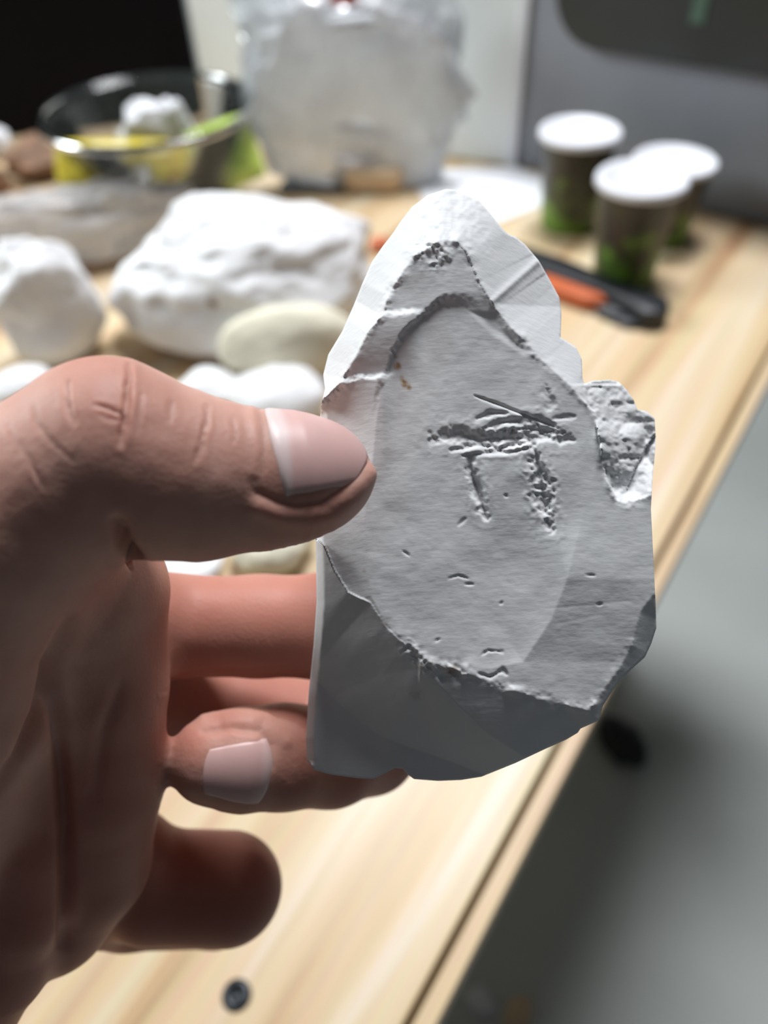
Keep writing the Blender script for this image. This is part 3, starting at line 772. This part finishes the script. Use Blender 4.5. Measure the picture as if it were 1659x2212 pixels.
# middle finger, curled: tip points back to the left
chain([(200, 1500, 158, 11), (430, 1520, 182, 11), (690, 1570, 190, 11), (800, 1610, 178, 10.8), (715, 1632, 166, 10.6), (610, 1634, 158, 10.4), (520, 1640, 153, 9.9), (462, 1642, 151, 8.6)], 3.5)
# ring finger, curled
chain([(180, 1780, 168, 11), (330, 1912, 176, 12.2), (492, 1918, 180, 12.6)], 3)
# little finger
chain([(150, 1930, 172, 11), (280, 1950, 188, 10.5), (470, 1955, 200, 10), (490, 1950, 205, 9.2)], 4)

def smin(a, b, k):
    h = np.clip(.5 + .5 * (b - a) / k, 0, 1)
    return b + (a - b) * h - k * h * (1 - h)
def chain_sdf(P, pts):
    out = None
    for i in range(len(pts) - 1):
        (A, ra), (B, rb) = pts[i], pts[i + 1]
        d = B - A; t = np.clip(((P - A) @ d) / (d @ d), 0, 1)
        v = P - A - t[:, None] * d
        s = np.sqrt((v * v).sum(1)) - (ra + (rb - ra) * t)
        out = s if out is None else smin(out, s, 1.5)
    return out
def hand_sdf(P):
    out = None
    for pts, k in CH_:
        A_ = np.array([p for p, _ in pts]); R_ = max(r for _, r in pts)
        lo_b, hi_b = A_.min(0) - R_, A_.max(0) + R_
        box = np.linalg.norm(np.maximum(np.maximum(lo_b - P, P - hi_b), 0), axis=1)   # lower bound of the distance
        if out is None: out = box + k * 1.01 + 30
        near = box < out + k
        if near.any():
            s = chain_sdf(P[near], pts)
            out[near] = smin(out[near], s, k)
        out = np.minimum(out, np.where(near, 1e9, box + 30))
    return out
def surface_nets(fn, lo, hi, h, bs=12):
    lo = np.array(lo, float); n = np.ceil((np.array(hi) - lo) / h / bs).astype(int) * bs + 1
    val = np.full(n, 1e3, np.float32)
    nb = (n - 1) // bs
    I = np.stack(np.meshgrid(*[np.arange(k) for k in nb], indexing='ij'), -1).reshape(-1, 3)
    ctr = lo + (I * bs + bs / 2) * h
    sd = fn(ctr); keep = np.abs(sd) < bs * h * .95
    for b, s in zip(I[~keep], sd[~keep]):
        val[b[0] * bs:(b[0] + 1) * bs + 1, b[1] * bs:(b[1] + 1) * bs + 1, b[2] * bs:(b[2] + 1) * bs + 1] = s
    g = np.stack(np.meshgrid(*[np.arange(bs + 1)] * 3, indexing='ij'), -1).reshape(-1, 3)
    for b in I[keep]:
        v = fn(lo + (g + b * bs) * h).reshape(bs + 1, bs + 1, bs + 1)
        val[b[0] * bs:(b[0] + 1) * bs + 1, b[1] * bs:(b[1] + 1) * bs + 1, b[2] * bs:(b[2] + 1) * bs + 1] = v
    sg = val < 0
    c = [sg[i:n[0] - 1 + i, j:n[1] - 1 + j, k:n[2] - 1 + k] for i in (0, 1) for j in (0, 1) for k in (0, 1)]
    cnt = sum(x.astype(np.int8) for x in c); act = (cnt > 0) & (cnt < 8)
    ids = -np.ones(act.shape, int); A = np.argwhere(act); ids[act] = np.arange(len(A))
    acc = np.zeros((len(A), 3)); num = np.zeros(len(A))
    corners = [(i, j, k) for i in (0, 1) for j in (0, 1) for k in (0, 1)]
    vals = [val[A[:, 0] + i, A[:, 1] + j, A[:, 2] + k] for (i, j, k) in corners]
    for p in range(8):
        for q in range(p + 1, 8):
            if sum(abs(x - y) for x, y in zip(corners[p], corners[q])) != 1: continue
            a_, b_ = vals[p], vals[q]; m = (a_ < 0) != (b_ < 0)
            t = np.where(m, a_ / np.where(m, a_ - b_, 1), 0)
            pos = np.array(corners[p]) + t[:, None] * (np.array(corners[q]) - np.array(corners[p]))
            acc[m] += pos[m]; num[m] += 1
    V = lo + (A + acc / num[:, None]) * h
    Q = []
    for ax in range(3):
        o1, o2 = [a for a in range(3) if a != ax]
        s0 = [slice(1, -1)] * 3; s1 = [slice(1, -1)] * 3
        s0[ax] = slice(0, -1); s1[ax] = slice(1, None)
        a_, b_ = sg[tuple(s0)], sg[tuple(s1)]
        e = np.argwhere(a_ != b_); fl = a_[a_ != b_]
        e[:, o1] += 1; e[:, o2] += 1
        def cid(d1, d2):
            x = e.copy(); x[:, o1] -= d1; x[:, o2] -= d2; return ids[x[:, 0], x[:, 1], x[:, 2]]
        q = np.stack([cid(1, 1), cid(0, 1), cid(0, 0), cid(1, 0)], 1)
        flip = fl if ax != 1 else ~fl
        q[~flip] = q[~flip][:, ::-1]; Q.append(q)
    return V, np.concatenate(Q)
def subdiv(V, Q):
    E = np.concatenate([Q[:, [0, 1]], Q[:, [1, 2]], Q[:, [2, 3]], Q[:, [3, 0]]]); E.sort(1)
    kk = E[:, 0].astype(np.int64) * len(V) + E[:, 1]
    u, inv = np.unique(kk, return_inverse=True); n = len(V); m = len(Q)
    mid = (V[u // n] + V[u % n]) * .5; fc = V[Q].mean(1)
    e = [inv[i * m:(i + 1) * m] + n for i in range(4)]; c = np.arange(m) + n + len(u)
    NQ = [np.stack([Q[:, i], e[i], c, e[i - 1]], 1) for i in range(4)]
    return np.concatenate([V, mid, fc]), np.concatenate(NQ)
def grad(fn, P, h=.25):
    g = np.stack([fn(P + h * d) - fn(P - h * d) for d in np.eye(3)], 1)
    return g / np.maximum(np.linalg.norm(g, axis=1)[:, None], 1e-9)
CREASES = [  # polyline px, half width px, depth mm
    ([(74, 876), (76, 905), (86, 930)], 4, .16), ([(148, 825), (145, 860), (148, 885), (160, 912)], 5, .38), ([(77, 913), (99, 938), (119, 962), (163, 997)], 4, .13),
    ([(44, 958), (69, 997), (79, 1027), (99, 1058)], 4.5, .15), ([(278, 790), (276, 849), (270, 913), (261, 962)], 5, .50), ([(447, 878), (446, 918), (436, 957), (420, 995)], 4.5, .25),
    ([(205, 876), (240, 884), (272, 904)], 4, .18), ([(215, 898), (268, 912)], 4, .12), ([(20, 920), (36, 962), (44, 990)], 4, .12), ([(305, 850), (298, 905), (290, 940)], 4, .14), ([(372, 870), (366, 905)], 5, .10),
    ([(503, 905), (507, 930), (504, 955)], 4, .12), ([(255, 1130), (268, 1176), (290, 1206), (300, 1225)], 13, 2.2)]
def build_hand():
    V, Q = surface_nets(hand_sdf, (-225, -225, 55), (40, 32, 190), 1.5)
    V, Q = subdiv(V, Q)
    N = grad(hand_sdf, V); V = V - N * np.clip(hand_sdf(V), -1.5, 1.5)[:, None]
    VN, Q = subdiv(np.concatenate([V, N], 1), Q); V, N = VN[:, :3], VN[:, 3:]
    N = N / np.linalg.norm(N, axis=1)[:, None]
    V = V - N * np.clip(hand_sdf(V), -1.0, 1.0)[:, None]
    px = CX + V[:, 0] / V[:, 2] * F; py = CY - V[:, 1] / V[:, 2] * F
    P = np.stack([px, py], 1); facing = -(N * V).sum(1) / np.linalg.norm(V, axis=1)
    th = (V[:, 2] < 122 * S) & (facing > .02) & (px > -40) & (px < 830) & (py < 1260)
    dsp = np.zeros(len(V)); Pm = P[th]; dm = np.zeros(len(Pm)); jit = fbm(Pm / 22.0, 3, 3) * 5
    for pts, w, dep in CREASES:
        d, _q, tt = poly_dist(Pm + jit[:, None] * .5, pts, False, True)
        tp = np.sin(np.pi * np.clip((tt + .15) / (len(pts) - 1 + .3), 0, 1)) ** .6
        dm -= 1.5 * dep * tp * np.exp(-(d / w) ** 2); dm += .35 * min(dep, .5) * tp * np.exp(-((d - 2.6 * w) / (1.5 * w)) ** 2)
    # nail fold: the skin swells along the lower side of the nail and dips into it
    fold = [(556, 1064), (600, 1084), (640, 1092), (692, 1087), (735, 1060), (772, 1024), (794, 990)]
    d = poly_dist(Pm, fold); dm -= .35 * np.exp(-(d / 8) ** 2)
    fo2 = [(556, 1098), (610, 1118), (660, 1122), (715, 1110), (765, 1072), (800, 1025)]
    dm += .75 * np.exp(-(poly_dist(Pm, fo2) / 22) ** 2)
    cut = [(560, 880), (569, 930), (571, 975), (566, 1020)]
    d = poly_dist(Pm, cut); dm -= .25 * np.exp(-(d / 5) ** 2)
    dm += .25 * np.exp(-(poly_dist(Pm, [(543, 890), (551, 930), (553, 975), (549, 1022)]) / 12) ** 2)
    # ridges of the print along the lower outline of the thumb
    dm += .10 * np.sin(Pm[:, 0] / 4.2) * sstep(1120, 1170, Pm[:, 1]) * sstep(560, 620, Pm[:, 0] + (Pm[:, 1] - 1150)) * 0.6
    dm += .04 * fbm(Pm / 40.0, 2, 8)
    dsp[th] = dm
    # middle fingertip: skin folds round its nail
    mf = (px > 340) & (px < 665) & (py > 1500) & (py < 1770) & (facing > .02) & (V[:, 2] < 152 * S)
    Pf = P[mf]; df = -.45 * np.exp(-(poly_dist(Pf, [(440, 1580), (500, 1572), (560, 1578), (585, 1610), (584, 1655)]) / 8) ** 2)
    df += .5 * np.exp(-(poly_dist(Pf, [(440, 1545), (500, 1545), (575, 1552), (615, 1600)]) / 16) ** 2) + .06 * fbm(Pf / 25.0, 3, 9)
    dsp[mf] = df
    # folds of the palm
    pm_ = (py > 1300) & (px < 420) & (px > -60) & (facing > .05) & ~mf
    Pp = P[pm_]; dp = .05 * fbm(Pp / 60.0, 3, 14)
    for pts, w, dep in (([(150, 1350), (112, 1440), (92, 1540), (45, 1645), (-20, 1720)], 17, 2.2), ([(112, 1440), (128, 1560), (138, 1750), (146, 1900), (138, 2040)], 15, 1.8), ([(262, 1480), (225, 1580), (205, 1720)], 16, .5)):
        d, _q, tt = poly_dist(Pp, pts, False, True)
        dp -= dep * np.sin(np.pi * np.clip((tt + .2) / (len(pts) - 1 + .4), 0, 1)) ** .5 * np.exp(-(d / w) ** 2)
    dsp[pm_] += dp
    V = V + N * dsp[:, None]
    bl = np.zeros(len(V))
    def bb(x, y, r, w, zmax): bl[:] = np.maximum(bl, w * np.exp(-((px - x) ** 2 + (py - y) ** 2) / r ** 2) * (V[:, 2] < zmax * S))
    bb(400, 1600, 75, .75, 165); bb(480, 1560, 55, .6, 165); bb(700, 1110, 90, .45, 122); bb(230, 870, 90, .35, 120); bb(500, 940, 60, .25, 120); bl[:] = np.maximum(bl, .7 * sstep(124 * S, 134 * S, V[:, 2]) * (py > 1180) * np.where(V[:, 2] < 152 * S, 1 - np.exp(-((px - 500) ** 2 + (py - 1620) ** 2) / 150 ** 2), 1)); bl[:] = np.minimum(bl, .9)  # fingertip flush, then redder palm and inner fingers with their shade painted in
    Wd = cam2world(V * .001); org = cam2world(np.array([[-.07, -.07, .12]]))[0]
    me = new_mesh('hand', Wd - org, Q)
    at_ = me.attributes.new('blush_shade', 'FLOAT', 'POINT'); at_.data.foreach_set('value', np.clip(bl, 0, 1).astype(np.float32))
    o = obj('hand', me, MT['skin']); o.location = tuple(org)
    tag(o, 'bare left hand pinching the carved plaster between thumb and curled fingers', 'hand')
    return o, org
hand, HORG = build_hand()

def nail(name, axis_a, axis_b, up_deg, half_deg, s0, s1, label, lun, round_=.25, n=36, lift=.14):
    """a nail plate hugging the fingertip: axis in camera mm, angles about it (0 = to the camera, + = up)"""
    A, B = C(*axis_a), C(*axis_b); ax = B - A; Ln = np.linalg.norm(ax); ax /= Ln
    toc = np.array([0, 0, -1.0]); toc -= ax * (toc @ ax); toc /= np.linalg.norm(toc)
    upv = np.cross(ax, toc); upv *= 1 if upv[1] > 0 else -1
    V, lu = [], []
    uu = np.linspace(0, 1, n); vv = np.linspace(-1, 1, n)
    Pt, Dr = [], []
    for u in uu:
        for v in vv:
            e0_ = s0 + (.10 * v * v * (s1 - s0)); e1_ = s1 - round_ * (s1 - s0) * (abs(v) ** 2.4)
            s = lerp(e0_, e1_, u)
            ang_ = math.radians(up_deg + half_deg * v * (1 - .06 * u))
            Pt.append(A + ax * Ln * s); Dr.append(math.cos(ang_) * toc + math.sin(ang_) * upv)
            lu.append(lun * float(1 - sstep(.16, .26, np.array(u + .10 * v * v))))
    Pt, Dr = np.array(Pt), np.array(Dr)
    t = np.zeros(len(Pt)) + 4.0
    for _ in range(25): t = t - hand_sdf(Pt + Dr * t[:, None]) * .9
    U, VV = np.meshgrid(uu, vv, indexing='ij'); U, VV = U.ravel(), VV.ravel()
    edge = np.minimum(sstep(0, .10, U), sstep(1.0, .90, np.abs(VV)))
    lf = lift * edge - .30 * (1 - edge) + .10 * (1 - VV ** 2)
    top = Pt + Dr * (t + lf)[:, None]; bot = Pt + Dr * (t + lf - .45)[:, None]
    idx = np.arange(n * n).reshape(n, n)
    q = np.stack([idx[:-1, :-1], idx[1:, :-1], idx[1:, 1:], idx[:-1, 1:]], -1).reshape(-1, 4)
    m = n * n; faces = [q, q[:, ::-1] + m]
    rim_ = np.concatenate([idx[0, :], idx[1:, -1], idx[-1, -2::-1], idx[-2:0:-1, 0]])
    nx = np.roll(rim_, -1); faces.append(np.stack([rim_, nx, nx + m, rim_ + m], 1))
    Vw = cam2world(np.concatenate([top, bot]) * .001) - HORG
    me = new_mesh(name, Vw, np.concatenate(faces))
    bm = bmesh.new(); bm.from_mesh(me); bmesh.ops.recalc_face_normals(bm, faces=bm.faces[:]); bm.to_mesh(me); bm.free()
    a_ = me.attributes.new('lunula', 'FLOAT', 'POINT'); a_.data.foreach_set('value', np.array(lu + lu, np.float32))
    o = obj(name, me, MT['nail'], hand); o['label'] = label
    return o
nail("thumbnail", (560, 1038, 115.5), (690, 1028, 118), 44, 65, .03, 1.76, 'broad pale thumbnail', .9)
nail('fingernail', (610, 1634, 158), (462, 1642, 151), 3, 36, .42, 1.30, 'short pinkish nail of the curled finger', .35, round_=.10)
